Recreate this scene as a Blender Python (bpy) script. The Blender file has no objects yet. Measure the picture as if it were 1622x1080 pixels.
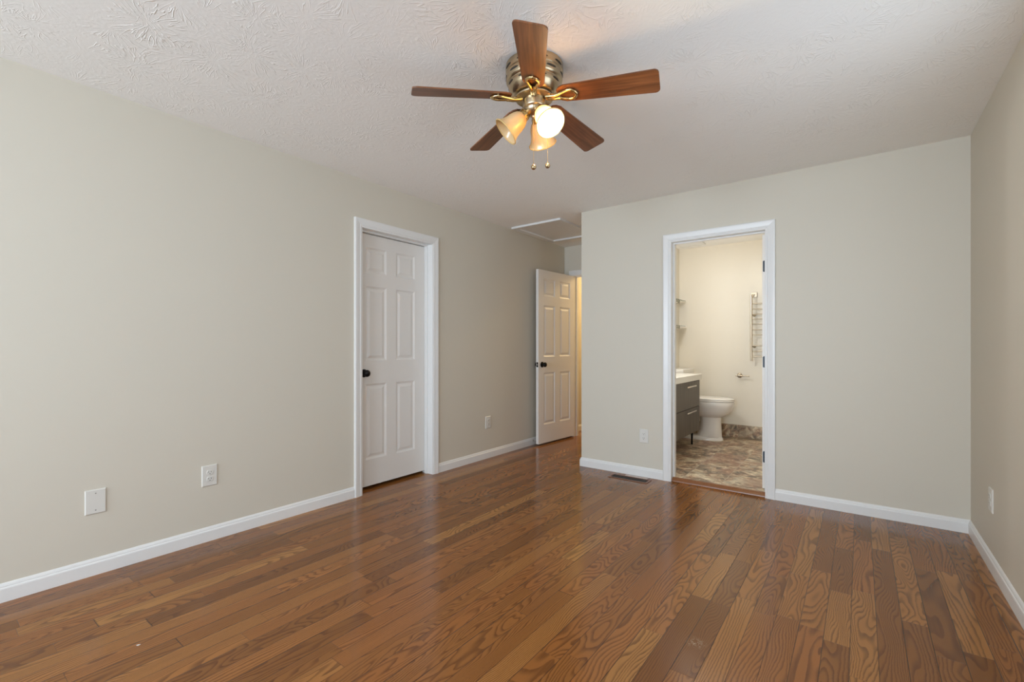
import bpy, bmesh, math, random
from mathutils import Vector, Matrix
SC = bpy.context.scene
COL = SC.collection
PI = math.pi
# ------------------------------------------------------------------ camera, world, lights, exposure
CX, CH = 3.071, 1.141
cam = bpy.data.cameras.new('camera'); cam.sensor_width = 36.0; cam.lens = 730.6 / 1622 * 36.0
cam.shift_y = 10 / 1622; cam.clip_start = 0.05
co = bpy.data.objects.new('camera', cam); COL.objects.link(co)
co.location = (CX, 0, CH); co.rotation_euler = (PI / 2, 0, math.radians(37.073)); SC.camera = co
SC.view_settings.view_transform = 'Standard'; SC.view_settings.look = 'None'
SC.view_settings.gamma = 1; SC.view_settings.exposure = 0.0
SC.cycles.max_bounces = 14; SC.cycles.diffuse_bounces = 10; SC.cycles.glossy_bounces = 4
SC.cycles.transmission_bounces = 8; SC.cycles.transparent_max_bounces = 8
SC.cycles.sample_clamp_indirect = 6; SC.cycles.caustics_reflective = False; SC.cycles.caustics_refractive = False
W = bpy.data.worlds.new('daylight_sky'); SC.world = W; W.use_nodes = True
W.node_tree.nodes['Background'].inputs[0].default_value = (0.80, 0.90, 1.0, 1)
W.node_tree.nodes['Background'].inputs[1].default_value = 1.5

def area(name, loc, rot, sx, sy, power, color, spread=180):
    l = bpy.data.lights.new(name, 'AREA'); l.shape = 'RECTANGLE'; l.size = sx; l.size_y = sy
    l.energy = power; l.color = color; l.spread = math.radians(spread)
    o = bpy.data.objects.new(name, l); COL.objects.link(o); o.location = loc; o.rotation_euler = rot
    return o
def point(name, loc, power, color, r=0.05):
    l = bpy.data.lights.new(name, 'POINT'); l.energy = power; l.color = color; l.shadow_soft_size = r
    o = bpy.data.objects.new(name, l); COL.objects.link(o); o.location = loc
    return o
REAR = -3.0
DAY = (0.73, 0.86, 1.0)
E_REAR, E_SIDE, E_NEAR, E_HALL, E_BATH, E_BATHC, E_FAN = 127, 46, 12, 29, 22.5, 0.5, 15
area('rear_window_daylight', (0.95, REAR - 0.14, 1.45), (PI / 2 + 0.05, 0, 0), 1.25, 1.35, E_REAR / 2, DAY, 125)
area('rear_window_daylight', (2.60, REAR - 0.14, 1.45), (PI / 2 + 0.05, 0, 0), 1.25, 1.35, E_REAR / 2, DAY, 125)
area('unseen_side_daylight', (3.75, -1.40, 1.45), (PI / 2 + 0.1, 0, PI / 2), 1.15, 1.35, E_SIDE, DAY)
area('unseen_side_daylight', (3.75, 1.95, 1.45), (PI / 2 + 0.25, 0, PI / 2), 1.15, 1.35, E_NEAR, DAY)  # unseen window light, added to brighten the alcove and back wall
area('hall_ceiling_light', (0.55, 6.3, 2.40), (0, 0, 0), 0.3, 0.3, E_HALL, (1.0, 0.72, 0.36))
point('bath_vanity_light', (1.40, 4.80, 1.86), E_BATH, (0.96, 0.97, 1.0), 0.06)
area('bath_ceiling_light', (2.15, 4.95, 2.40), (0, 0, 0), 0.35, 0.35, E_BATHC, (1.0, 0.93, 0.82))

# ------------------------------------------------------------------ material helpers
def srgb(r, g, b):
    return tuple((c / 255 / 12.92) if c / 255 <= 0.04045 else ((c / 255 + 0.055) / 1.055) ** 2.4 for c in (r, g, b)) + (1,)
class NT:
    def __init__(s, name):
        s.m = bpy.data.materials.new(name); s.m.use_nodes = True; s.t = s.m.node_tree
        s.p = s.t.nodes['Principled BSDF']; s.out = s.t.nodes['Material Output']
    def put(s, inp, v):
        if isinstance(v, bpy.types.NodeSocket): s.t.links.new(v, inp)
        else: inp.default_value = v
    def node(s, typ, ins=None, **kw):
        n = s.t.nodes.new(typ)
        for k, v in kw.items(): setattr(n, k, v)
        for k, v in (ins or {}).items(): s.put(n.inputs[k], v)
        return n
    def math(s, op, a, b=0.0, c=0.0):
        n = s.node('ShaderNodeMath', operation=op); s.put(n.inputs[0], a); s.put(n.inputs[1], b); s.put(n.inputs[2], c)
        return n.outputs[0]
    def add(s, a, b): return s.math('ADD', a, b)
    def mul(s, a, b): return s.math('MULTIPLY', a, b)
    def vec(s, x, y, z):
        n = s.node('ShaderNodeCombineXYZ', {0: x, 1: y, 2: z}); return n.outputs[0]
    def noise(s, v, scale, detail=2.0, rough=0.5, dist=0.0):
        return s.node('ShaderNodeTexNoise', {'Vector': v, 'Scale': scale, 'Detail': detail, 'Roughness': rough, 'Distortion': dist}).outputs['Fac']
    def white(s, v):
        n = s.node('ShaderNodeTexWhiteNoise', {'Vector': v}, noise_dimensions='3D'); return n.outputs['Value'], n.outputs['Color']
    def smooth(s, v, a, b, c=0.0, d=1.0):
        return s.node('ShaderNodeMapRange', {'Value': v, 'From Min': a, 'From Max': b, 'To Min': c, 'To Max': d}, interpolation_type='SMOOTHSTEP').outputs[0]
    def mix(s, f, a, b, mode='MIX'):
        n = s.node('ShaderNodeMix', data_type='RGBA', blend_type=mode); s.put(n.inputs[0], f); s.put(n.inputs[6], a); s.put(n.inputs[7], b)
        return n.outputs[2]
    def ramp(s, f, stops):
        n = s.node('ShaderNodeValToRGB', {0: f}); e = n.color_ramp.elements
        e[0].position, e[0].color = stops[0]; e[1].position, e[1].color = stops[1]
        for p, c in stops[2:]:
            q = e.new(p); q.color = c
        return n.outputs[0]
    def obj(s): return s.node('ShaderNodeTexCoord').outputs['Object']
    def pos(s): return s.node('ShaderNodeNewGeometry').outputs['Position']
    def sep(s, v): return s.node('ShaderNodeSeparateXYZ', {0: v}).outputs
    def bump(s, h, strength, dist):
        s.put(s.p.inputs['Normal'], s.node('ShaderNodeBump', {'Height': h, 'Strength': strength, 'Distance': dist}).outputs[0])
    def set(s, **k):
        for a, v in k.items(): s.put(s.p.inputs[a.replace('_', ' ')], v)
        return s
def simple(name, rgb, rough=0.5, metal=0.0, mottle=0.04, scale=30, bump=0.0):
    n = NT(name); c = srgb(*rgb); v = n.obj()
    f = n.noise(v, scale, 3)
    dk = tuple(x * (1 - mottle) for x in c[:3]) + (1,); lt = tuple(min(1, x * (1 + mottle)) for x in c[:3]) + (1,)
    n.set(Base_Color=n.mix(f, dk, lt), Roughness=rough, Metallic=metal)
    if bump: n.bump(f, bump, 0.002)
    return n.m

def wall_mat(name, rgb):
    n = NT(name); v = n.pos(); c = srgb(*rgb)
    f = n.noise(v, 1.3, 2); g = n.noise(v, 260, 2, 0.6)
    n.set(Base_Color=n.mix(f, tuple(x * .985 for x in c[:3]) + (1,), c), Roughness=0.55)
    n.p.inputs['Specular IOR Level'].default_value = 0.35
    n.bump(n.add(n.mul(g, 0.35), n.mul(n.noise(v, 14, 3), 1.0)), 0.10, 0.004)
    return n.m
M_WALL = wall_mat('beige_wall_paint', (206, 200, 186))
M_BATHWALL = wall_mat('cream_bathroom_paint', (229, 223, 209))
M_TRIM = simple('white_semigloss_trim', (224, 224, 222), 0.33, 0, 0.01, 8)
M_DOOR = simple('white_painted_door', (226, 223, 218), 0.38, 0, 0.012, 60, 0.05)
M_PLATE = simple('white_plastic_plate', (214, 212, 205), 0.35, 0, 0.01, 20)
M_SLOT = simple('dark_socket_slot', (28, 26, 24), 0.6)
M_BLACK = simple('black_bronze_hardware', (22, 20, 20), 0.35, 0.6, 0.1, 90)
M_HINGE = simple('dark_grey_hinge_metal', (58, 62, 68), 0.45, 0.5, 0.08, 80)
M_CHROME = simple('polished_chrome', (214, 208, 196), 0.14, 1.0, 0.02, 40)
M_NICKEL = simple('satin_nickel_bar', (190, 178, 158), 0.28, 1.0, 0.03, 60)
M_CERAMIC = simple('white_glazed_ceramic', (238, 235, 229), 0.12, 0, 0.006, 5)
M_COUNTER = simple('white_solid_counter', (240, 238, 230), 0.25, 0, 0.01, 12)
M_SCREW = simple('screw_head_metal', (150, 148, 142), 0.4, 0.7)
M_CHAIN = simple('bead_chain_metal', (168, 146, 112), 0.3, 0.9)
M_BULB_OFF = simple('unlit_frosted_bulb', (240, 236, 226), 0.2)

def ceiling_mat():
    n = NT('stomp_brush_ceiling_plaster'); v = n.pos()
    hs = []
    for k, (sc, nl) in enumerate(((3.6, 36.0), (5.3, 27.0))):
        wv = n.node('ShaderNodeVectorMath', operation='ADD'); n.put(wv.inputs[0], v); wv.inputs[1].default_value = (k * 3.17, k * 1.71, 0)
        wn = n.node('ShaderNodeTexNoise', {'Vector': wv.outputs[0], 'Scale': 3.0, 'Detail': 1.0})
        dv = n.node('ShaderNodeVectorMath', operation='SCALE'); n.put(dv.inputs[0], wn.outputs['Color']); dv.inputs['Scale'].default_value = 0.10
        w2 = n.node('ShaderNodeVectorMath', operation='ADD'); n.put(w2.inputs[0], wv.outputs[0]); n.put(w2.inputs[1], dv.outputs[0])
        vo = n.node('ShaderNodeTexVoronoi', {'Vector': w2.outputs[0], 'Scale': sc}, voronoi_dimensions='2D')
        d = n.node('ShaderNodeVectorMath', operation='SUBTRACT'); n.put(d.inputs[0], w2.outputs[0]); n.put(d.inputs[1], vo.outputs['Position'])
        x, y, z = n.sep(d.outputs[0]); cx_, cy_, _ = n.sep(vo.outputs['Position'])
        px, py, _ = n.sep(w2.outputs[0])
        ang = n.math('ARCTAN2', y, x)
        r = n.math('SQRT', n.add(n.mul(x, x), n.mul(y, y)))
        # bristle strokes fanning out from each stamp
        st = n.noise(n.vec(n.mul(ang, nl / 6.283), n.mul(r, 9.0), n.add(n.mul(cx_, 37.0), n.mul(cy_, 71.0))), 1.0, 1.0, 0.5)
        ridge = n.smooth(n.math('ABSOLUTE', n.add(st, -0.5)), 0.0, 0.045, 1.0, 0.0)
        mask = n.mul(n.smooth(r, 0.012, 0.05), n.smooth(r, 0.19, 0.09))
        patch = n.smooth(n.noise(wv.outputs[0], 2.6 + k, 2.0), 0.44, 0.66)
        hs.append(n.mul(n.mul(ridge, mask), n.add(0.12, n.mul(patch, 0.80))))
    h = n.add(hs[0], n.mul(hs[1], 0.8))
    h = n.add(h, n.mul(n.noise(v, 55, 3, 0.6), 0.35))
    n.set(Base_Color=srgb(244, 243, 240), Roughness=0.75)
    n.bump(h, 0.42, 0.0048)
    return n.m
M_CEIL = ceiling_mat()

def oak_floor():
    n = NT('glossy_red_oak_strip_floor'); x, y, z = n.sep(n.pos())
    w = 0.0845
    u = n.math('DIVIDE', n.add(x, -2.87 + w * 60), w)
    r = n.math('FLOOR', u); fx = n.math('FRACT', u)
    r1, rc = n.white(n.vec(r, 3.3, 1.7)); q1, q2, q3 = n.sep(rc)
    L = n.add(0.62, n.mul(q1, 0.55))
    t = n.math('DIVIDE', n.add(y, n.add(20.0, n.mul(q2, 7.0))), L)
    t = n.add(t, n.mul(n.math('SINE', n.add(n.mul(t, 1.9), n.mul(q3, 6.28))), 0.38))
    s = n.math('FLOOR', t); fy = n.math('FRACT', t)
    i1, ic = n.white(n.vec(r, s, 9.1)); a1, a2, a3 = n.sep(ic)
    j1, jc = n.white(n.vec(s, r, 4.4)); b1, b2, b3 = n.sep(jc)
    idz = n.mul(i1, 91.0)
    # cathedral grain: contour lines of a stretched noise, straightened on some boards
    xl = n.add(x, n.mul(n.add(n.noise(n.vec(n.mul(x, 46.), n.mul(y, 24.), idz), 1.0, 4.0, 0.65), -0.5), 0.009))
    nz = n.noise(n.vec(n.mul(xl, n.add(7.0, n.mul(a3, 8.0))), n.mul(y, n.add(1.0, n.mul(b3, 2.2))), idz), 1.0, 1.0, 0.4)
    straight = n.mul(n.math('POWER', a1, 1.2), 150.0)
    val = n.add(n.mul(nz, n.add(9.0, n.mul(a2, 9.0))), n.mul(xl, straight))
    fr = n.math('FRACT', val)
    ring = n.mul(n.smooth(fr, 0.38, 0.88), n.smooth(fr, 1.0, 0.93))
    ring = n.mul(ring, n.add(0.35, n.mul(n.noise(n.vec(n.mul(x, 90.), n.mul(y, 5.), idz), 1.0, 2.0), 1.1)))
    pores = n.smooth(n.noise(n.vec(n.mul(x, 520.), n.mul(y, 18.), idz), 1.0, 2.0, 0.6), 0.56, 0.74)
    pores = n.mul(pores, n.add(0.35, n.mul(ring, 0.6)))
    base = n.ramp(b1, [(0.0, srgb(116, 72, 32)), (1.0, srgb(168, 118, 62)), (0.35, srgb(140, 90, 42)), (0.7, srgb(150, 94, 46))])
    base = n.mix(n.mul(n.noise(n.vec(n.mul(x, 14.), n.mul(y, 2.0), idz), 1.0, 2.0), 0.45), base, srgb(112, 70, 34))
    col = n.mix(n.mul(ring, 0.64), base, srgb(76, 42, 18))
    col = n.mix(n.mul(pores, 0.28), col, srgb(74, 40, 18))
    ex = n.math('MINIMUM', fx, n.math('SUBTRACT', 1.0, fx))
    gapx = n.smooth(ex, 0.008, 0.024, 1.0, 0.0)
    ey = n.mul(n.math('MINIMUM', fy, n.math('SUBTRACT', 1.0, fy)), L)
    gapy = n.smooth(ey, 0.0003, 0.0013, 1.0, 0.0)
    gapx = n.mul(gapx, n.add(0.55, n.mul(q3, 0.45)))
    gap = n.math('MAXIMUM', gapx, n.mul(gapy, n.add(0.25, n.mul(b2, 0.6))))
    col = n.mix(n.mul(gap, 0.88), col, srgb(38, 22, 12))
    sx, sy = n.add(x, -2.563), n.add(y, -1.849)
    sc = n.mul(n.smooth(n.math('SQRT', n.add(n.mul(sx, sx), n.mul(sy, sy))), 0.0, 0.05, 1.0, 0.0), n.smooth(n.math('ABSOLUTE', n.add(n.noise(n.vec(n.mul(x, 60.), n.mul(y, 60.), 3.0), 1.0, 3.0), -0.5)), 0.0, 0.03, 1.0, 0.0))
    col = n.mix(n.mul(sc, 0.5), col, srgb(206, 186, 160))
    n.set(Base_Color=col, Roughness=n.add(0.11, n.add(n.mul(pores, 0.08), n.mul(n.noise(n.vec(x, y, 0.), 2.5, 3.0), 0.09))))
    n.p.inputs['Specular IOR Level'].default_value = 0.4
    cup = n.mul(n.math('POWER', n.mul(n.math('ABSOLUTE', n.add(fx, -0.5)), 2.0), 2.0), -0.12)
    h = n.add(n.mul(gap, -1.0), n.add(cup, n.mul(n.noise(n.vec(n.mul(x, 5.), n.mul(y, 1.5), idz), 1.0, 1.0), 0.6)))
    n.bump(h, 0.35, 0.0012)
    return n.m
M_FLOOR = oak_floor()

def stone_tile(name, grid=True):
    n = NT(name); p = n.pos(); x, y, z = n.sep(p)
    tw, tl = 0.305, 0.61
    u = n.math('DIVIDE', n.add(x, -1.25 + tw * 20), tw); r = n.math('FLOOR', u); fx = n.math('FRACT', u)
    t = n.math('DIVIDE', n.add(n.add(y, 0.10), n.mul(r, tl / 3)), tl); s = n.math('FLOOR', t); fy = n.math('FRACT', t)
    i1, ic = n.white(n.vec(r, s, 2.0)); a, b, c = n.sep(ic)
    v = n.vec(n.add(n.mul(x, 1.0), n.mul(a, 9.)), n.add(y, n.mul(b, 9.)), n.add(z, n.mul(c, 9.)))
    n1 = n.noise(v, 3.2, 5.0, 0.62, 1.4); n2 = n.noise(v, 11.0, 5.0, 0.65, 1.8)
    n3 = n.noise(n.vec(n.mul(x, 4.), n.mul(y, 14.), n.mul(c, 30.)), 1.0, 5.0, 0.6, 1.0)
    c1 = n.ramp(n1, [(0.33, srgb(84, 72, 62)), (0.66, srgb(240, 228, 200)), (0.43, srgb(140, 126, 106)), (0.49, srgb(166, 122, 94)), (0.55, srgb(206, 190, 160))])
    c2 = n.ramp(n2, [(0.36, srgb(56, 50, 44)), (0.64, srgb(236, 222, 190)), (0.46, srgb(132, 120, 106)), (0.55, srgb(184, 162, 132))])
    col = n.mix(0.5, c1, c2)
    col = n.mix(n.mul(n.smooth(n3, 0.52, 0.66), 0.5), col, srgb(110, 90, 76))
    col = n.mix(n.mul(n.smooth(n.noise(v, 2.0, 2.0), 0.52, 0.64), 0.35), col, srgb(160, 112, 92))
    if grid:
        ex = n.mul(n.math('MINIMUM', fx, n.math('SUBTRACT', 1.0, fx)), tw); ey = n.mul(n.math('MINIMUM', fy, n.math('SUBTRACT', 1.0, fy)), tl)
        g = n.smooth(n.math('MINIMUM', ex, ey), 0.0015, 0.003, 1.0, 0.0)
        col = n.mix(n.mul(g, 0.8), col, srgb(178, 164, 142))
    n.set(Base_Color=col, Roughness=n.add(0.28, n.mul(n2, 0.2)))
    n.bump(n.add(n2, n.mul(n1, 0.5)), 0.2, 0.004)
    return n.m
M_TILE = stone_tile('multicolour_slate_tile')
M_TILEBASE = stone_tile('slate_tile_base', False)

def blade_wood():
    n = NT('walnut_fan_blade'); x, y, z = n.sep(n.obj())
    f = n.noise(n.vec(n.mul(x, 3.0), n.mul(y, 60.), z), 1.0, 4.0, 0.6, 0.6)
    g = n.noise(n.vec(n.mul(x, 9.0), n.mul(y, 330.), z), 1.0, 2.0)
    c = n.ramp(f, [(0.3, srgb(84, 50, 30)), (0.7, srgb(146, 94, 58))])
    n.set(Base_Color=n.mix(n.mul(g, 0.35), c, srgb(66, 38, 24)), Roughness=0.36)
    return n.m
M_BLADE = blade_wood()
def nickel():
    n = NT('brushed_antique_nickel'); x, y, z = n.sep(n.obj())
    f = n.noise(n.vec(n.mul(x, 3.), n.mul(y, 3.), n.mul(z, 260.)), 1.0, 3.0)
    n.set(Base_Color=n.mix(f, srgb(164, 145, 116), srgb(200, 184, 156)), Metallic=1.0, Roughness=0.30)
    return n.m
M_FAN = nickel()
M_BRASS = simple('polished_antique_brass', (198, 176, 130), 0.22, 1.0, 0.05, 40)
M_VENT = simple('dark_motor_slot', (46, 38, 28), 0.7)
def shade_glass(name, tint, trans=0.25):
    n = NT(name)
    t = n.node('ShaderNodeBsdfTranslucent', {'Color': srgb(*tint)}); d = n.node('ShaderNodeBsdfDiffuse', {'Color': srgb(*tint)})
    tr = n.node('ShaderNodeBsdfTransparent', {'Color': srgb(255, 226, 170)}); gl = n.node('ShaderNodeBsdfGlossy', {'Color': (1, 1, 1, 1), 'Roughness': 0.2})
    f = n.noise(n.obj(), 18, 3)
    m1 = n.node('ShaderNodeMixShader', {0: n.add(0.40, n.mul(f, 0.1)), 1: d.outputs[0], 2: t.outputs[0]})
    m2 = n.node('ShaderNodeMixShader', {0: trans, 1: m1.outputs[0], 2: tr.outputs[0]})
    m3 = n.node('ShaderNodeMixShader', {0: 0.05, 1: m2.outputs[0], 2: gl.outputs[0]})
    n.put(n.out.inputs[0], m3.outputs[0]); n.t.nodes.remove(n.p)
    return n.m
M_SHADE = shade_glass('cream_frosted_shade', (250, 232, 190), 0.22)
def emit(name, rgb, s):
    n = NT(name); n.set(Base_Color=(1, 1, 1, 1)); n.put(n.p.inputs['Emission Color'], srgb(*rgb)); n.p.inputs['Emission Strength'].default_value = s
    return n.m
M_RIM = simple('cream_glass_rim', (206, 176, 118), 0.25, 0, 0.03, 20)
M_BULB = emit('lit_bulb', (255, 226, 170), 10.0)
def glass():
    n = NT('clear_shelf_glass'); n.set(Base_Color=srgb(222, 236, 226), Roughness=0.03, Transmission_Weight=1.0, IOR=1.5); return n.m
M_GLASS = glass()
def vanity_wood():
    n = NT('dark_taupe_woodgrain'); x, y, z = n.sep(n.pos())
    f = n.noise(n.vec(n.mul(x, 40.), n.mul(y, 60.), n.mul(z, 2.)), 1.0, 4.0)
    n.set(Base_Color=n.ramp(f, [(0.3, srgb(70, 62, 54)), (0.7, srgb(104, 95, 84))]), Roughness=0.45); return n.m
M_VAN = vanity_wood()
M_THRESH = simple('stained_oak_reducer', (128, 80, 44), 0.3, 0, 0.12, 30)
M_REG = simple('stained_oak_register', (120, 74, 44), 0.35, 0, 0.15, 50)
M_REGD = simple('dark_register_louvre', (44, 28, 18), 0.6, 0, 0.2, 80)
M_PALE = simple('pale_strip_finish', (198, 182, 172), 0.2)

# ------------------------------------------------------------------ mesh helpers
def tag(o, label=None, cat=None, group=None, kind=None):
    if label: o['label'] = label
    if cat: o['category'] = cat
    if group: o['group'] = group
    if kind: o['kind'] = kind
    return o
def empty(name, loc=(0, 0, 0), rz=0):
    o = bpy.data.objects.new(name, None); COL.objects.link(o); o.location = loc; o.rotation_euler = (0, 0, rz); o.empty_display_size = 0.05
    return o
class MB:
    def __init__(s): s.b = bmesh.new()
    def box(s, x0, x1, y0, y1, z0, z1, bev=0.0, seg=2):
        x0, x1 = sorted((x0, x1)); y0, y1 = sorted((y0, y1)); z0, z1 = sorted((z0, z1))
        r = bmesh.ops.create_cube(s.b, size=1.0, matrix=Matrix.Translation(((x0 + x1) / 2, (y0 + y1) / 2, (z0 + z1) / 2)) @ Matrix.Diagonal((x1 - x0, y1 - y0, z1 - z0, 1)))
        if bev:
            ed = {e for v in r['verts'] for e in v.link_edges}
            bmesh.ops.bevel(s.b, geom=list(ed), offset=bev, segments=seg, affect='EDGES', profile=0.6)
        return s
    def lathe(s, prof, seg=40, mat=None, capa=False, capb=False):
        mat = mat or Matrix(); rings = []
        for r, z in prof:
            if r < 1e-6: rings.append([s.b.verts.new(mat @ Vector((0, 0, z)))])
            else: rings.append([s.b.verts.new(mat @ Vector((r * math.cos(2 * PI * i / seg), r * math.sin(2 * PI * i / seg), z))) for i in range(seg)])
        for a, b in zip(rings, rings[1:]):
            for i in range(seg):
                j = (i + 1) % seg
                if len(a) == 1 and len(b) == 1: continue
                if len(a) == 1: s.b.faces.new((a[0], b[j], b[i]))
                elif len(b) == 1: s.b.faces.new((a[i], a[j], b[0]))
                else: s.b.faces.new((a[i], a[j], b[j], b[i]))
        return s
    def loft(s, rings, cap=True):
        R = [[s.b.verts.new(p) for p in r] for r in rings]; n = len(R[0])
        for a, b in zip(R, R[1:]):
            for i in range(n): s.b.faces.new((a[i], a[(i + 1) % n], b[(i + 1) % n], b[i]))
        if cap: s.b.faces.new(list(reversed(R[0]))); s.b.faces.new(R[-1])
        return s
    def tube(s, pts, r, seg=12):
        pts = [Vector(p) for p in pts]; rr = r if isinstance(r, (list, tuple)) else [r] * len(pts); rings = []; prev = None
        for i, p in enumerate(pts):
            t = (pts[min(i + 1, len(pts) - 1)] - pts[max(i - 1, 0)]).normalized()
            if prev is None: a = t.orthogonal().normalized()
            else: a = (prev - t * prev.dot(t)).normalized()
            prev = a; b = t.cross(a)
            rings.append([p + (a * math.cos(2 * PI * k / seg) + b * math.sin(2 * PI * k / seg)) * rr[i] for k in range(seg)])
        return s.loft(rings)
    def build(s, name, m, parent=None, smooth=False, loc=None, rot=None, xf=None):
        bmesh.ops.recalc_face_normals(s.b, faces=s.b.faces)
        if xf is not None: bmesh.ops.transform(s.b, matrix=xf, verts=s.b.verts)
        me = bpy.data.meshes.new(name); s.b.to_mesh(me); s.b.free(); me.materials.append(m)
        if smooth:
            for p in me.polygons: p.use_smooth = True
            try: me.set_sharp_from_angle(angle=math.radians(38))
            except Exception: pass
        o = bpy.data.objects.new(name, me); COL.objects.link(o)
        if parent: o.parent = parent
        if loc: o.location = loc
        if rot: o.rotation_euler = rot
        return o
def struct(o): o['kind'] = 'structure'; return o

# ------------------------------------------------------------------ room shell
XR, YB, H = 3.61, 3.95, 2.44
YE = 5.20                       # end wall of the entry alcove
XA0, XA1 = 0.926, 1.144         # partition between alcove and bathroom
YF, FB = 6.25, 0.03             # bathroom far wall, tile level
XBR = 3.05                      # bathroom right wall
HALL = 7.3
CY0, CY1, CZ = 2.141, 2.871, 2.065
m = MB(); m.box(-0.12, XR + .12, REAR - .12, 3.975, -0.1, 0); m.box(-0.9, -0.12, CY0 - .3, CY1 + .3, -0.1, 0); m.box(-0.12, 1.05, 3.975, HALL, -0.1, 0)
struct(m.build('floor', M_FLOOR))
m = MB(); m.box(1.05, XBR + .12, 3.975, YF + .12, -0.1, FB)
struct(m.build('floor_bathroom', M_TILE))
m = MB(); m.box(-0.12, XR + .12, REAR - .12, HALL + .1, H, H + .1)
struct(m.build('ceiling', M_CEIL))
# left wall with closet doorway
m = MB(); m.box(-.12, 0, REAR - .12, CY0 - .02, 0, H); m.box(-.12, 0, CY0 - .02, CY1 + .02, CZ + .02, H); m.box(-.12, 0, CY1 + .02, HALL, 0, H)
struct(m.build('wall_left', M_WALL))
m = MB(); m.box(-.95, -.9, CY0 - .3, CY1 + .3, 0, H); m.box(-.9, -.12, CY0 - .35, CY0 - .3, 0, H); m.box(-.9, -.12, CY1 + .3, CY1 + .35, 0, H); m.box(-.9, -.12, CY0 - .3, CY1 + .3, H, H + .05)
struct(m.build('wall_closet', M_WALL))
# back wall with bathroom doorway
BX0, BX1, BZ = 1.787, 2.495, 2.033
m = MB(); m.box(XA0, BX0 - .02, YB, YB + .12, 0, H); m.box(BX0 - .02, BX1 + .02, YB, YB + .12, BZ + .02, H); m.box(BX1 + .02, XR + .12, YB, YB + .12, 0, H)
struct(m.build('wall_back', M_WALL))
m = MB(); m.box(XA0, XA1 - .05, YB + .12, HALL, 0, H)
struct(m.build('wall_alcove', M_WALL))
m = MB(); m.box(XA1 - .05, XA1, YB + .12, YF, 0, H); m.box(XA1 - .05, XBR + .1, YF, YF + .1, 0, H); m.box(XBR, XBR + .1, YB + .12, YF, 0, H)
m.box(XA1, BX0 - .02, YB + .12, YB + .125, 0, H); m.box(BX1 + .02, XBR, YB + .12, YB + .125, 0, H); m.box(BX0 - .02, BX1 + .02, YB + .12, YB + .125, BZ + .02, H)
struct(m.build('wall_bathroom', M_BATHWALL))
# right wall: one window behind the camera, one added unseen to light the back
SY, WZ0, WZ1 = [(-2.00, -0.80), (1.35, 2.55)], 0.75, 2.08
m = MB(); m.box(XR, XR + .12, REAR - .12, SY[0][0], 0, H); m.box(XR, XR + .12, SY[0][1], SY[1][0], 0, H); m.box(XR, XR + .12, SY[1][1], YB, 0, H)
for a, b in SY: m.box(XR, XR + .12, a, b, 0, WZ0); m.box(XR, XR + .12, a, b, WZ1, H)
struct(m.build('wall_right', M_WALL))
m = MB(); xs = [(0.33, 1.57), (1.98, 3.22)]
m.box(-.12, xs[0][0], REAR - .12, REAR, 0, H); m.box(xs[0][1], xs[1][0], REAR - .12, REAR, 0, H); m.box(xs[1][1], XR + .12, REAR - .12, REAR, 0, H)
for a, b in xs: m.box(a, b, REAR - .12, REAR, 0, WZ0); m.box(a, b, REAR - .12, REAR, WZ1, H)
struct(m.build('wall_rear', M_WALL))
def window(name, fn):
    m = MB()
    for a, b, c, d in ((0, 1, 0, .04), (0, 1, .96, 1), (0, .035, .04, .96), (.965, 1, .04, .96), (.035, .965, .485, .515)): fn(m, a, b, c, d)
    struct(m.build(name, M_TRIM))
for i, (a, b) in enumerate(xs):
    window('window_%d' % (i + 1), lambda m, p, q, r, s, a=a, b=b: m.box(a + (b - a) * p, a + (b - a) * q, REAR - .07, REAR - .02, WZ0 + (WZ1 - WZ0) * r, WZ0 + (WZ1 - WZ0) * s))
for i, (a, b) in enumerate(SY):  # the second side window is unseen and added for its light
    window('window_%d' % (i + 3), lambda m, p, q, r, s, a=a, b=b: m.box(XR + .02, XR + .07, a + (b - a) * p, a + (b - a) * q, WZ0 + (WZ1 - WZ0) * r, WZ0 + (WZ1 - WZ0) * s))
# end wall of alcove with the entry doorway
EX0, EX1, EZ = 0.142, 0.905, 2.055
m = MB(); m.box(0, EX0 - .018, YE, YE + .11, 0, H); m.box(EX0 - .018, XA0, YE, YE + .11, EZ + .018, H); m.box(EX1 + .018, XA0, YE, YE + .11, 0, EZ + .018)
struct(m.build('wall_entry', M_WALL))
m = MB(); m.box(-.12, XA1 - .05, HALL, HALL + .1, 0, H)
struct(m.build('wall_hallway', M_WALL))

# ------------------------------------------------------------------ trim
CAS = [(0, 0), (0, .009), (.004, .011), (.010, .011), (.013, .0135), (.018, .0150), (.024, .0135), (.028, .0145), (.045, .0175), (.054, .0185), (.060, .0185), (.064, .016), (.064, 0)]
def casing(name, a0, a1, zt, fn, wscale=1.0, z0=0.0, sides=(1, 1)):
    """mitred colonial casing round an opening a0..a1 x 0..zt; fn(a, depth, z) -> world"""
    m = MB(); cols = []
    for w, d in CAS:
        w *= wscale
        pts = []
        pts += [(a0 - w, z0), (a0 - w, zt + w)] if sides[0] else [(a0 - .064, zt + w)]
        pts += [(a1 + w, zt + w), (a1 + w, z0)] if sides[1] else [(a1, zt + w)]
        cols.append([m.b.verts.new(fn(a, d, z)) for a, z in pts])
    for c, e in zip(cols, cols[1:]):
        for i in range(len(c) - 1): m.b.faces.new((c[i], c[i + 1], e[i + 1], e[i]))
    return struct(m.build(name, M_TRIM))
casing('trim_1', CY0, CY1, CZ, lambda a, d, z: (d, a, z), 1.06)
casing('trim_2', BX0, BX1, BZ, lambda a, d, z: (a, YB - d, z), 1.06)
casing('trim_3', EX0, EX1 - .04, EZ, lambda a, d, z: (a, YE - d, z), 1.06, sides=(1, 0))
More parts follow.
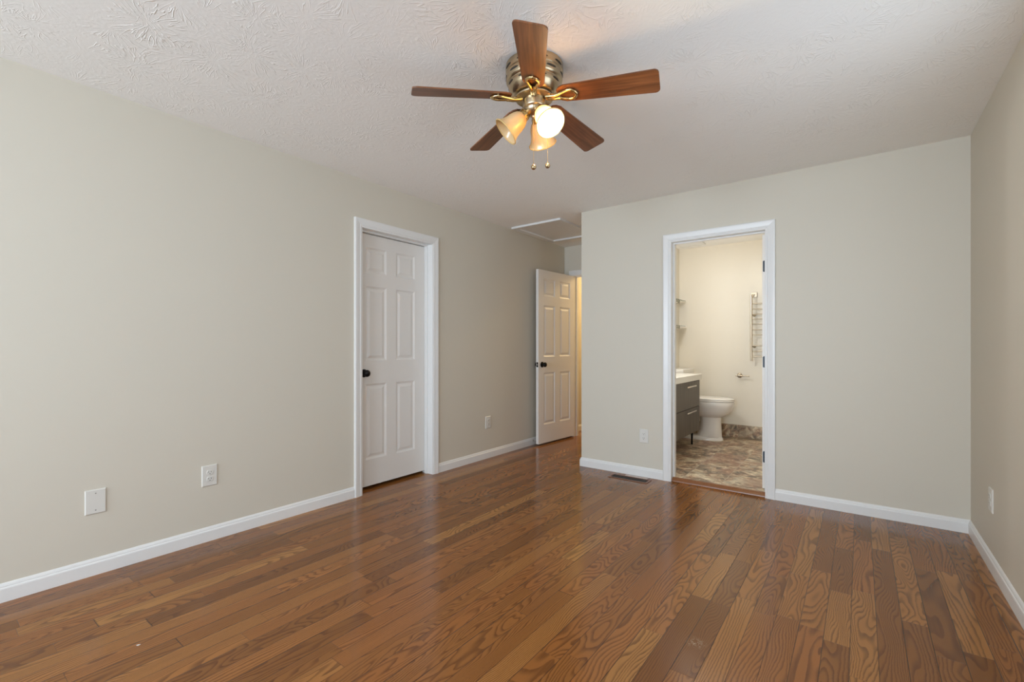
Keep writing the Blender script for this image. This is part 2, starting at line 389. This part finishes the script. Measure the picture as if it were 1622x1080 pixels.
# jambs with stops
def jamb(name, a0, a1, zt, d0, d1, s0, s1, fn, t=.018, z0=0.0):
    m = MB()
    def bx(p0, p1, q0, q1, r0, r1):
        A = fn(p0, q0, r0); B = fn(p1, q1, r1); m.box(A[0], B[0], A[1], B[1], A[2], B[2], 0.0008, 1)
    bx(a0 - t, a0, d0, d1, z0, zt); bx(a1, a1 + t, d0, d1, z0, zt); bx(a0 - t, a1 + t, d0, d1, zt, zt + t)
    bx(a0, a0 + .011, s0, s1, z0, zt); bx(a1 - .011, a1, s0, s1, z0, zt); bx(a0 + .011, a1 - .011, s0, s1, zt - .011, zt)
    return struct(m.build(name, M_TRIM))
jamb('trim_4', CY0, CY1, CZ, 0, .125, .052, .088, lambda a, d, z: (-d, a, z))
jamb('trim_5', BX0, BX1, BZ, 0, .125, .045, .080, lambda a, d, z: (a, YB + d, z), z0=0.001)
jamb('trim_6', EX0, EX1, EZ, 0.0, .115, .045, .080, lambda a, d, z: (a, YE + d, z))
BB = [(0, 0), (.013, 0), (.013, .058), (.0115, .063), (.0085, .066), (.0085, .070), (.0065, .076), (.003, .082), (0, .083)]
def base(name, runs, m_=None):
    """runs: list of ((x0,y0),(x1,y1),(nx,ny), ext0, ext1) - ext: mitre lengthening (+1 outside corner, -1 inside, 0 square)"""
    m = MB()
    for (p, q, nrm, e0, e1) in runs:
        p = Vector(p); q = Vector(q); nn = Vector(nrm); t = (q - p).normalized(); A = []; B = []
        for d, z in BB:
            a = p + nn * d - t * d * e0; b = q + nn * d + t * d * e1
            A.append(m.b.verts.new((a.x, a.y, z))); B.append(m.b.verts.new((b.x, b.y, z)))
        for i in range(len(BB) - 1): m.b.faces.new((A[i], A[i + 1], B[i + 1], B[i]))
        m.b.faces.new(A); m.b.faces.new(B)
    return struct(m.build(name, m_ or M_TRIM))
CO = .064 * 1.06
base('baseboard_left', [((0, REAR), (0, CY0 - CO), (1, 0), 0, 0), ((0, CY1 + CO), (0, YE), (1, 0), 0, -1)])
base('baseboard_back', [((XA0, YB), (BX0 - CO, YB), (0, -1), 1, 0), ((BX1 + CO, YB), (XR, YB), (0, -1), 0, -1)])
base('baseboard_alcove', [((XA0, YE), (XA0, YB), (-1, 0), -1, 1)])
base('baseboard_right', [((XR, REAR), (XR, YB), (-1, 0), 0, -1)])
base('baseboard_entry', [((0, YE), (EX0 - CO, YE), (0, -1), -1, 0)])
base('baseboard_hallway', [((0, YE + .11), (0, HALL), (1, 0), 0, 0)])
m = MB(); m.box(XA1, XBR, YF - .010, YF, FB, .182, .002); m.box(XA1, XA1 + .01, YB + .13, YF - .01, FB, .182, .002)
struct(m.build('baseboard_bathroom', M_TILEBASE))
m = MB()
m.loft([[(x, y, z) for y, z in ((3.958, .0005), (3.960, .008), (3.968, .022), (3.976, .0305), (3.990, .0325), (3.994, .0305), (3.990, .029), (3.972, .0005))] for x in (BX0 + .001, BX1 - .001)])
struct(m.build('trim_7', M_THRESH))

# ------------------------------------------------------------------ six-panel doors
def rings_panel(b, corners_fn, y0, y1, z0, z1, side, th):
    """nested rectangles forming the sticking and the raised field"""
    steps = [(0, 0), (.004, .0035), (.009, .0055), (.013, .0085), (.022, .0085), (.040, .0022), (.043, .0015)]
    prev = None
    for ins, dep in steps:
        r = [b.verts.new(corners_fn(y, z, side * (th / 2 - dep))) for y, z in ((y0 + ins, z0 + ins), (y1 - ins, z0 + ins), (y1 - ins, z1 - ins), (y0 + ins, z1 - ins))]
        if prev:
            for i in range(4): b.faces.new((prev[i], prev[(i + 1) % 4], r[(i + 1) % 4], r[i]))
        prev = r
    b.faces.new(prev)
def door_leaf(Wd, Hd, panels_y, panels_z, th=.035):
    """local: width along +y from the hinge edge 0, thickness centred on x, z up"""
    m = MB(); b = m.b
    ys = [0, panels_y[0][0], panels_y[0][1], panels_y[1][0], panels_y[1][1], Wd]
    zs = [0] + [v for p in panels_z for v in p] + [Hd]
    fn = lambda y, z, x: Vector((x, y, z))
    for side in (-1, 1):
        for i in range(5):
            for j in range(len(zs) - 1):
                if i in (1, 3) and j % 2 == 1: rings_panel(b, fn, ys[i], ys[i + 1], zs[j], zs[j + 1], side, th)
                else: b.faces.new([b.verts.new(fn(y, z, side * th / 2)) for y, z in ((ys[i], zs[j]), (ys[i + 1], zs[j]), (ys[i + 1], zs[j + 1]), (ys[i], zs[j + 1]))])
    for (ya, za), (yb, zb) in (((0, 0), (Wd, 0)), ((Wd, 0), (Wd, Hd)), ((Wd, Hd), (0, Hd)), ((0, Hd), (0, 0))):
        b.faces.new([b.verts.new(p) for p in ((-th / 2, ya, za), (-th / 2, yb, zb), (th / 2, yb, zb), (th / 2, ya, za))])
    bmesh.ops.remove_doubles(b, verts=b.verts, dist=1e-5)
    return m
PZ = [(.216, .823), (1.010, 1.610), (1.719, 1.923)]     # from the bottom of the leaf
def knob_pair(parent, y, z, th=.035, sides=(-1, 1), wob=1.0):
    for s in sides:
        mt = Matrix.Translation((s * th / 2, y, z)) @ Matrix.Rotation(s * PI / 2, 4, 'Y')
        k = MB().lathe([(0, -.001), (.032, -.001), (.033, .003), (.030, .007), (.016, .009), (.0, .009)], 28, mt).build('knob_rosette', M_BLACK, parent, True)
        MB().lathe([(.0115, .008), (.0105, .018), (.012, .024), (.020, .028), (.0265, .036), (.0285, .044), (.0265, .052), (.020, .058), (.008, .061), (0, .0615)], 28, mt).build('door_knob', M_BLACK, parent, True)
def hinge_mesh(parent, z, plate_on_edge=True, x0=-.0175, x1=.0175, h=.089, barrel=True):
    """hinge leaf let into the hinge edge (y = 0) with rounded corners, barrel at x1 side"""
    m = MB()
    pts = []
    r = .009
    for cx_, cz_, a0 in ((x1 - .003, z + h / 2, 0), (x0 + .004 + r, z + h / 2 - r, 90), (x0 + .004 + r, z - h / 2 + r, 180), (x1 - .003, z - h / 2, 270)):
        if a0 in (0, 270): pts.append((cx_, cz_)); continue
        for k in range(5):
            a = math.radians(a0 + 22.5 * k); pts.append((cx_ + r * math.cos(a), cz_ + r * math.sin(a)))
    m.loft([[(x, -.0016, zz) for x, zz in pts], [(x, .001, zz) for x, zz in pts]])
    hg = m.build('hinge', M_HINGE, parent)
    if barrel:
        MB().tube([(x1 + .004, -.004, z - h / 2), (x1 + .004, -.004, z + h / 2)], .0045, 10).build('hinge_barrel', M_HINGE, parent, True)
    return hg
# closet door, closed, recessed behind the jamb (hinged at the far side)
d = empty('door_1', (-.1075, CY1 - .006, .025)); d['kind'] = 'structure'
leaf = door_leaf(.718, 2.026, [(.117, .322), (.422, .627)], [(.212, .820), (1.008, 1.608), (1.716, 1.921)])
leaf.build('door_leaf', M_DOOR, d, xf=Matrix.Scale(-1, 4, (0, 1, 0)))
knob_pair(d, -.643, .909, sides=(1,))
for z in (.22, 1.02, 1.80):
    MB().tube([(-.022, .002, z - .044), (-.022, .002, z + .044)], .0045, 10).build('hinge', M_HINGE, d, True)
# entry door standing open against the left wall
ang = math.atan2(.055, .744)
dx, dy = -math.sin(ang), -math.cos(ang)
d = empty('door_2', (.165 - .0175, 5.170, .022)); d.rotation_euler = (0, 0, PI - ang); d['kind'] = 'structure'
leaf = door_leaf(.746, 2.022, [(.105, .325), (.424, .644)], PZ); leaf.build('door_leaf', M_DOOR, d)
knob_pair(d, .678, .918)
MB().box(-.012, .012, .7455, .7472, .890, .946, .0004, 1).build('latch_plate', M_BLACK, d)
MB().box(-.007, .007, .746, .757, .909, .927, .002).build('latch_bolt', M_SCREW, d)
for z in (.20, 1.01, 1.80):
    MB().tube([(.021, -.004, z - .044), (.021, -.004, z + .044)], .0045, 10).build('hinge', M_HINGE, d, True)
# bathroom door standing open inside the bathroom, hinge edge towards us
d = empty('door_3', (2.4725, 4.080, .035)); d['kind'] = 'structure'
leaf = door_leaf(.690, 1.992, [(.11, .30), (.39, .58)], PZ); leaf.build('door_leaf', M_DOOR, d)
def zpix(v, D=3.63): return CH - (v - 550) * D / 730.6 - .035
for v in (422, 573, 723): hinge_mesh(d, zpix(v), barrel=False)
knob_pair(d, .625, .90)

# ------------------------------------------------------------------ attic hatch in the ceiling
h = empty('attic_hatch', (.362, 4.395, H))
m = MB()
x0, x1, y0, y1, t, wd = -.308, .308, -.415, .415, .020, .058
for bx in ((x0, x1, y0, y0 + wd), (x0, x1, y1 - wd, y1), (x0, x0 + wd, y0 + wd, y1 - wd), (x1 - wd, x1, y0 + wd, y1 - wd)):
    m.box(bx[0], bx[1], bx[2], bx[3], -t, 0, .0015, 1)
m.build('hatch_frame', M_TRIM, h)
MB().box(x0 + wd, x1 - wd, y0 + wd, y1 - wd, -.004, 0).build('hatch_panel', M_TRIM, h)
tag(h, 'white framed attic access hatch panel in the ceiling above the open hallway door', 'hatch')

# ------------------------------------------------------------------ wall plates
def plate(kind, fn, label, group):
    """fn: local (a across, d out, z up) matrix"""
    root = bpy.data.objects.new(kind, None); COL.objects.link(root); root.matrix_world = fn; root.empty_display_size = .03
    m = MB(); w, hh = .041, .061
    m.loft([[(-w, 0, -hh), (w, 0, -hh), (w, 0, hh), (-w, 0, hh)], [(-w, .003, -hh), (w, .003, -hh), (w, .003, hh), (-w, .003, hh)],
            [(-w + .004, .0065, -hh + .004), (w - .004, .0065, -hh + .004), (w - .004, .0065, hh - .004), (-w + .004, .0065, hh - .004)]])
    m.build('cover_plate', M_PLATE, root)
    if kind == 'wall_outlet':
        for zc in (.0195, -.0195):
            m = MB(); pts = []
            for k in range(28):
                a = 2 * PI * k / 28; pts.append((.0172 * math.cos(a), max(-.0135, min(.0135, .0172 * math.sin(a)))))
            m.loft([[(x, .006, zc + z) for x, z in pts], [(x, .0085, zc + z) for x, z in pts], [(x * .95, .009, zc + z * .95) for x, z in pts]])
            rc = m.build('receptacle', M_PLATE, root)
            MB().box(-.0075, -.0052, .0085, .0093, zc - .001, zc + .0075).build('socket_slot', M_SLOT, rc)
            MB().box(.0052, .0075, .0085, .0093, zc - .000, zc + .0065).build('socket_slot', M_SLOT, rc)
            MB().lathe([(0, 0), (.0026, 0), (.0026, .0008), (0, .0008)], 12, Matrix.Translation((0, .0085, zc - .0075)) @ Matrix.Rotation(-PI / 2, 4, 'X')).build('ground_hole', M_SLOT, rc)
        sc_ = (0,)
    else: sc_ = (.042, -.042)
    for zc in sc_:
        MB().lathe([(0, 0), (.003, 0), (.0028, .0010), (0, .0013)], 12, Matrix.Translation((0, .0064, zc)) @ Matrix.Rotation(-PI / 2, 4, 'X')).build('screw', M_SCREW if kind != 'wall_outlet' else M_PLATE, root)
    return tag(root, label, 'outlet' if kind == 'wall_outlet' else 'wall plate', group)
def onleft(y, z): return Matrix.Translation((0, y, z)) @ Matrix.Rotation(-PI / 2, 4, 'Z')
def onback(x, z): return Matrix.Translation((x, YB, z)) @ Matrix.Rotation(PI, 4, 'Z')
def onright(y, z): return Matrix.Translation((XR, y, z)) @ Matrix.Rotation(PI / 2, 4, 'Z')
G = 'duplex outlets around the room'
plate('blank_wall_plate', onleft(.588, .366), 'blank white cover plate with two screws low on the left wall', None)
plate('wall_outlet', onleft(1.097, .384), 'white duplex outlet on the left wall, between the blank plate and the closed door', G)
plate('wall_outlet', onleft(3.652, .368), 'small white outlet on the left wall between the closed door and the open hallway door', G)
plate('wall_outlet', onback(1.546, .359), 'white duplex outlet on the back wall just left of the bathroom doorway', G)
plate('wall_outlet', onright(3.385, .355), 'white outlet seen edge-on low on the right-hand wall', G)

# door stop on the left baseboard
d = empty('door_stop', (.013, 4.46, .052))
MX = Matrix.Rotation(PI / 2, 4, 'Y')
MB().lathe([(0, 0), (.011, 0), (.011, .003), (.006, .006), (0, .006)], 16, MX).build('mounting_base', M_SCREW, d, True)
MB().lathe([(.0035, .005)] + [(.0055 if k % 2 else .0045, .006 + k * .0025) for k in range(16)] + [(0, .047)], 12, MX).build('spring', M_SCREW, d, True)
MB().lathe([(0, .044), (.007, .044), (.008, .052), (.006, .058), (0, .058)], 14, MX).build('rubber_tip', M_BLACK, d, True)
tag(d, 'small spring door stop on the baseboard beside the open hallway door', 'door stop')

# floor register
r = empty('floor_register', (1.468, 3.812, 0))
m = MB(); a, b_, fw = .178, .062, .020
for bx in ((-a, a, -b_, -b_ + fw), (-a, a, b_ - fw, b_), (-a, -a + fw, -b_ + fw, b_ - fw), (a - fw, a, -b_ + fw, b_ - fw)): m.box(bx[0], bx[1], bx[2], bx[3], 0, .004, .001, 1)
m.build('register_frame', M_REG, r)
MB().box(-a + fw, a - fw, -b_ + fw, b_ - fw, .0003, .001).build('register_back', M_SLOT, r)
for k in range(13):
    x = -a + fw + .012 + k * (2 * (a - fw) - .024) / 12
    MB().box(x - .004, x + .004, -b_ + fw, b_ - fw, .001, .0032).build('louvre', M_REGD, r)
MB().box(-.07, .13, b_ + .002, b_ + .045, 0, .003, .001, 1).build('pale_strip', M_PALE, r)  # pale flat strip between the register and the baseboard
tag(r, 'dark wood floor register set in the boards along the back wall baseboard', 'floor vent')

# paper scrap
m = MB(); m.loft([[(0, 0, 0), (.012, .003, .001), (.016, .010, .004), (.004, .006, .001)], [(0, 0, .0006), (.012, .003, .003), (.016, .010, .006), (.004, .006, .002)]])
o = m.build('paper_scrap', M_PLATE, loc=(.858, .541, 0.0005)); tag(o, 'tiny white paper scrap lying on the floorboards at lower left', 'paper scrap')

# ------------------------------------------------------------------ ceiling fan
FX, FY = 1.867, 1.764
fan = empty('ceiling_fan', (FX, FY, H)); Z = lambda z: z - H
m = MB().lathe([(0, Z(2.440)), (.126, Z(2.440)), (.132, Z(2.436)), (.1325, Z(2.425)), (.131, Z(2.400)), (.128, Z(2.397)), (.128, Z(2.393)), (.1305, Z(2.390)), (.130, Z(2.368)), (.126, Z(2.360)), (.119, Z(2.356)), (.118, Z(2.352)),
                (.1195, Z(2.349)), (.119, Z(2.338)), (.114, Z(2.326)), (.106, Z(2.314)), (.096, Z(2.304)), (.092, Z(2.3015)), (.0, Z(2.3015))], 72)
m.build('motor_housing', M_FAN, fan, True)
hs_ = fan.children[0]
slot = None
for k in range(9):
    for (zc, rr, ph) in ((2.413, .1322, 0), (2.380, .1308, .35), (2.342, .1195, 0)):
        m = MB(); a0 = 2 * PI * k / 9 + ph; top = []; bot = []
        for i in range(9):
            f_ = i / 8; aa = a0 + (f_ - .5) * .40; hh = .0042 * math.sqrt(max(0, 1 - (2 * f_ - 1) ** 2)) + .0006
            for rad, lst in ((rr - .004, bot), (rr + .0006, top)):
                pass
            bot.append((rr + .0007, aa, zc - hh)); top.append((rr + .0007, aa, zc + hh))
        loop = [Vector((r_ * math.cos(q), r_ * math.sin(q), Z(z_))) for r_, q, z_ in bot + top[::-1]]
        inn = [Vector((p.x * .96, p.y * .96, p.z)) for p in loop]
        m.loft([inn, loop]); m.build('vent_slot', M_VENT, hs_)
MB().lathe([(.0, Z(2.3015)), (.070, Z(2.3015)), (.072, Z(2.296)), (.084, Z(2.295)), (.088, Z(2.292)), (.087, Z(2.287)), (.080, Z(2.284)), (0, Z(2.284))], 48).build('rotor_plate', M_FAN, fan, True)
MB().lathe([(.0, Z(2.286)), (.049, Z(2.286)), (.0525, Z(2.282)), (.0530, Z(2.250)), (.051, Z(2.245)), (.046, Z(2.242)), (.045, Z(2.234)), (.036, Z(2.220)), (.022, Z(2.211)), (.012, Z(2.208)), (.010, Z(2.202)), (0, Z(2.200))], 48).build('switch_housing', M_FAN, fan, True)
# blade outline in local coordinates (x radial, y tangential)
def blade_mb(r0=.112, r1=.556, w0=.049, w1=.064, th=.0055):
    out = []
    out += [(r0 + .000, -w0 * .50), (r0 + .012, -w0 * .80), (r0 + .035, -w0)]
    c = .020
    for k in range(7):
        a = -PI / 2 + k * PI / 12; out.append((r1 - c + c * math.cos(a), -w1 + c + c * math.sin(a)))
    for k in range(7):
        a = k * PI / 12; out.append((r1 - c + c * math.cos(a), w1 - c + c * math.sin(a)))
    out += [(r0 + .035, w0), (r0 + .012, w0 * .80), (r0, w0 * .50)]
    m = MB(); m.loft([[(x, y, -th / 2) for x, y in out], [(x, y, th / 2) for x, y in out]])
    return m
ZB = 2.298; DROOP = math.radians(4.6); PITCH = math.radians(-13); PH = .257
blade0 = blade_mb(); bl = None
for i in range(5):
    az = PH + i * 2 * PI / 5
    M_ = Matrix.Rotation(az, 4, 'Z') @ Matrix.Translation((0, 0, Z(ZB))) @ Matrix.Rotation(DROOP, 4, 'Y') @ Matrix.Rotation(PITCH, 4, 'X')
    if bl is None: bl = blade0.build('blade', M_BLADE, fan); bb = bl
    else: bb = bl.copy(); COL.objects.link(bb); bb.parent = fan
    bb.matrix_local = M_
    # blade arm: curved strap from the rotor to a teardrop loop under the blade
    m = MB()
    for s in (-1, 1):
        pts = [(.060, s * .006, -.010), (.085, s * .007, -.013), (.102, s * .007, -.014), (.120, s * .010, -.012), (.146, s * .020, -.011), (.164, s * .0265, -.010), (.182, s * .025, -.009), (.196, s * .014, -.009), (.202, 0, -.009)]
        q = []
        for a_, b2_ in zip(pts, pts[1:]):
            for k in range(4):
                f_ = k / 4; q.append(tuple(a_[j] * (1 - f_) + b2_[j] * f_ for j in range(3)))
        q.append(pts[-1]); m.tube(q, [.0095 if p[0] < .13 else .0074 for p in q], 10)
    if i == 0: arm0 = m.build('blade_arm', M_BRASS, fan, True); arm = arm0
    else: m.b.free(); arm = arm0.copy(); COL.objects.link(arm); arm.parent = fan
    arm.matrix_local = M_
    for (sx, sy) in ((.178, -.0285), (.178, .0285), (.203, 0)):
        sm = MB().lathe([(.0, -.012), (.0042, -.012), (.0052, -.009), (.0052, -.003), (0, -.003)], 12, Matrix.Translation((sx, sy, 0))).build('screw', M_BRASS, arm)
# light kit
SH = [(.0215, -.004), (.025, .002), (.034, .012), (.041, .028), (.045, .046), (.0475, .066), (.052, .084), (.059, .099), (.0645, .107), (.066, .110)]
prof = SH + [(.0645, .1108)] + [(r_ - .003, z_) for r_, z_ in reversed(SH[1:-1])]
for i, (az, TILT) in enumerate(((-20, math.radians(41)), (106, math.radians(47)), (218, math.radians(48)))):
    azr = math.radians(az)
    MS = Matrix.Translation((.050 * math.cos(azr), .050 * math.sin(azr), Z(2.210))) @ Matrix.Rotation(azr, 4, 'Z') @ Matrix.Rotation(-TILT, 4, 'Y') @ Matrix.Rotation(PI, 4, 'X')
    sh = MB().lathe(prof, 48).build('lamp_shade', M_SHADE, fan, True); sh.matrix_local = MS
    MB().lathe([(.0625, .1075), (.0655, .1065), (.0680, .1085), (.0675, .1125), (.0645, .1130), (.0625, .1110), (.0625, .1075)], 48).build('shade_rim', M_RIM, sh, True)
    MB().lathe([(0, -.026), (.016, -.026), (.022, -.020), (.0265, -.010), (.0275, .004), (.025, .006)], 32).build('socket_collar', M_BRASS, sh, True)
    MB().lathe([(0, .002), (.012, .004), (.013, .018), (.022, .036), (.0275, .052), (.024, .068), (.014, .077), (0, .080)], 24).build('bulb', M_BULB if i == 0 else M_BULB_OFF, sh, True)
    arm = MB().tube([(.030 * math.cos(azr), .030 * math.sin(azr), Z(2.232)), (.042 * math.cos(azr), .042 * math.sin(azr), Z(2.222)), (.050 * math.cos(azr), .050 * math.sin(azr), Z(2.212))], .011, 14).build('shade_arm', M_BRASS, fan, True)
    if i == 0:
        p = Matrix.Translation((FX, FY, H)) @ MS @ Vector((0, 0, .092)); LAMP = p
point('fan_bulb_light', LAMP, E_FAN, (1.0, 0.80, 0.50), 0.03)
# pull chains: one from the near side of the switch housing, one behind the lit shade
for (ox, oy, zk) in ((.028, -.046, 1.953), (.056, .027, 1.976)):
    m = MB(); z = 2.235
    m.tube([(ox * .9, oy * .9, Z(2.245)), (ox, oy, Z(2.238)), (ox, oy, Z(zk + .013))], .0011, 6)
    ch = m.build('pull_chain', M_CHAIN, fan, True)
    MB().lathe([(0, -.0125), (.006, -.011), (.0105, -.006), (.012, 0), (.0105, .006), (.006, .0105), (.0025, .015), (0, .016)], 20, Matrix.Translation((ox, oy, Z(zk)))).build('pull_knob', M_CHAIN, ch, True)
tag(fan, 'five-blade ceiling fan with walnut blades, nickel motor and three bell-shaped lamps', 'ceiling fan')

# ------------------------------------------------------------------ bathroom
v = empty('bathroom_vanity', (0, 0, 0))
v.location = (1.37, 5.02, FB); O = Vector(v.location)
def B(x0, x1, y0, y1, z0, z1, bev=0.0): return MB().box(x0 - O.x, x1 - O.x, y0 - O.y, y1 - O.y, z0 - O.z, z1 - O.z, bev)
VX = XA1 + .001
B(VX, 1.585, 4.56, 5.495, .215, .776).build('cabinet_body', M_VAN, v)
B(VX, 1.625, 4.54, 5.515, .776, .838, .003).build('countertop', M_COUNTER, v)
for z0, z1, hz in ((.203, .475, .438), (.481, .770, .716)):
    dr = B(1.585, 1.604, 4.556, 5.499, z0, z1, .0015).build('drawer_front', M_VAN, v)
    mm = MB(); mm.box(1.612 - O.x, 1.6175 - O.x, 4.995 - O.y, 5.335 - O.y, hz - .007 - O.z, hz + .007 - O.z, .0015)
    mm.box(1.604 - O.x, 1.613 - O.x, 5.03 - O.y, 5.045 - O.y, hz - .004 - O.z, hz + .004 - O.z); mm.box(1.604 - O.x, 1.613 - O.x, 5.285 - O.y, 5.30 - O.y, hz - .004 - O.z, hz + .004 - O.z)
    mm.build('drawer_handle', M_CHROME, dr)
for (x, y) in ((1.53, 5.46), (1.53, 4.60), (1.19, 5.46), (1.19, 4.60)):
    MB().lathe([(0, 0), (.009, 0), (.013, .195), (0, .195)], 14, Matrix.Translation((x - O.x, y - O.y, 0))).build('leg', M_BLACK, v, True)
tag(v, 'dark taupe bathroom vanity with two drawers, white countertop and thin black legs', 'vanity')

TY = 5.895
t = empty('toilet', (1.50, TY, FB)); t.scale = (1, 1, 1.025)
def egg(xb, xf, hw, z, n=40, p=2.0, front=2.0):
    out = []; c = xb + (xf - xb) * .46
    for k in range(n):
        a = 2 * PI * k / n; ca, sa = math.cos(a), math.sin(a)
        rx = (xf - c) if ca > 0 else (c - xb)
        pw = 2 / (front if ca > 0 else 2.6)
        out.append((c + rx * math.copysign(abs(ca) ** pw, ca) - 1.50, hw * math.copysign(abs(sa) ** (2 / 2.2), sa), z))
    return out
MB().loft([egg(1.24, 1.768, .118, 0), egg(1.245, 1.766, .116, .022), egg(1.30, 1.757, .105, .034), egg(1.47, 1.752, .100, .045), egg(1.50, 1.748, .096, .12), egg(1.51, 1.742, .094, .22), egg(1.50, 1.745, .098, .268), egg(1.44, 1.790, .125, .286), egg(1.37, 1.838, .152, .318), egg(1.34, 1.868, .172, .358), egg(1.328, 1.886, .183, .405), egg(1.325, 1.890, .186, .440), egg(1.325, 1.886, .184, .452), egg(1.34, 1.876, .172, .456)]).build('bowl', M_CERAMIC, t, True)
MB().loft([egg(1.34, 1.884, .182, .457), egg(1.335, 1.890, .186, .460), egg(1.335, 1.890, .186, .470), egg(1.34, 1.884, .182, .473)]).build('seat', M_CERAMIC, t, True)
MB().loft([egg(1.34, 1.884, .182, .4745), egg(1.335, 1.889, .185, .478), egg(1.337, 1.886, .183, .488), egg(1.36, 1.866, .165, .495), egg(1.42, 1.80, .11, .499)]).build('toilet_lid', M_CERAMIC, t, True)
MB().loft([[(x * s1 + 1.26 - 1.50, y * s1, z) for x, y in [(cx_ * .098 + .008 * math.cos(a), cy_ * .215 + .008 * math.sin(a)) for cx_, cy_, a in ((1, 1, .78), (-1, 1, 2.35), (-1, -1, 3.9), (1, -1, 5.5))]] for z, s1 in ((.40, .90), (.42, .93), (.60, .98), (.775, 1.0))]).build('tank', M_CERAMIC, t)
MB().box(1.150 - 1.50, 1.373 - 1.50, -.232, .232, .776, .822, .009, 3).build('tank_lid', M_CERAMIC, t, True)
MB().box(1.20 - 1.50, 1.42 - 1.50, -.10, .10, .30, .42, .02, 3).build('tank_support', M_CERAMIC, t, True)
tag(t, 'white ceramic toilet with closed lid beyond the dark vanity', 'toilet')

# glass shelves on the bathroom's left wall
def shelf(z, label):
    s = empty('glass_shelf', (XA1, 5.93, z))
    MB().box(.004, .105, -.25, .25, 0, .006, .001, 1).build('glass_pane', M_GLASS, s)
    m = MB()
    for y in (-.19, .17):
        m = MB(); m.box(0, .006, y - .016, y + .016, -.038, .004, .001); m.tube([(.004, y, -.018), (.045, y, -.018)], .006, 10); m.box(.040, .056, y - .009, y + .009, -.030, 0, .001)
        m.build('bracket', M_CHROME, s)
    MB().tube([(.048, -.25, -.028), (.048, .13, -.028)], .004, 8).build('rail', M_CHROME, s, True)
    tag(s, label, 'shelf', 'glass shelves over the toilet')
shelf(1.742, 'upper of the two small glass shelves above the toilet')
shelf(1.414, 'lower of the two small glass shelves above the toilet')

# towel warmer
YW = 6.165
w = empty('towel_warmer', (2.018, YF, 1.36)); O = Vector((2.03, YF, 1.36))
P = lambda x, y, z: (x - O.x, y - O.y, z - O.z)
MB().tube([P(2.034, YW, 1.770), P(2.034, YW, .975)], .0125, 16).build('upright', M_NICKEL, w, True)
MB().tube([P(2.474, YW, 1.770), P(2.474, YW, .975)], .0125, 16).build('upright', M_NICKEL, w, True)
for z in (1.665, 1.600, 1.539, 1.479, 1.419, 1.352, 1.290, 1.160, 1.093, 1.031):
    MB().tube([P(2.034, YW + .002, z), P(2.474, YW + .002, z)], .0065, 10).build('rung', M_NICKEL, w, True)
for x in (2.034, 2.474):
    for z in (1.535, 1.156):
        MB().tube([P(x, YW, z), P(x + (.02 if x < 2.3 else -.02), YF - .012, z - .01), P(x + (.02 if x < 2.3 else -.02), YF - .001, z - .01)], [.008, .008, .016], 10).build('wall_bracket', M_NICKEL, w, True)
MB().box(2.022 - O.x, 2.085 - O.x, -.015, -.001, 1.748 - O.z, 1.806 - O.z, .003).build('power_plate', M_CHROME, w)
MB().tube([P(2.034, YW, 1.765), P(2.045, YW + .03, 1.772), P(2.055, YF - .012, 1.775)], .010, 10).build('power_fitting', M_CHROME, w, True)
tag(w, 'nickel ladder towel warmer on the bathroom wall beside the door frame', 'towel warmer')

p = empty('toilet_paper_holder', (1.880, YF, .795))
MXY = Matrix.Rotation(PI / 2, 4, 'X')
MB().lathe([(0, 0), (.029, 0), (.030, .004), (.022, .009), (.012, .014), (.011, .055), (.014, .060), (.014, .072), (0, .076)], 24, MXY).build('rosette_post', M_NICKEL, p, True)
MB().tube([(-.035, -.064, 0), (.0, -.064, 0), (.110, -.064, -.004), (.118, -.064, -.004)], [.007, .007, .007, .009], 12).build('roll_bar', M_NICKEL, p, True)
tag(p, 'nickel toilet paper holder on the bathroom wall right of the toilet', 'paper holder')
f = empty('ceiling_vent', (1.38, 5.90, H))
MB().box(-.15, .15, -.15, .15, -.022, 0, .008).build('vent_cover', M_TRIM, f)
for k in range(7): MB().box(-.11, .11, -.12 + k * .04 - .004, -.12 + k * .04 + .004, -.0235, -.021).build('vent_slat', M_PLATE, f)
tag(f, 'white square vent cover on the bathroom ceiling', 'vent')
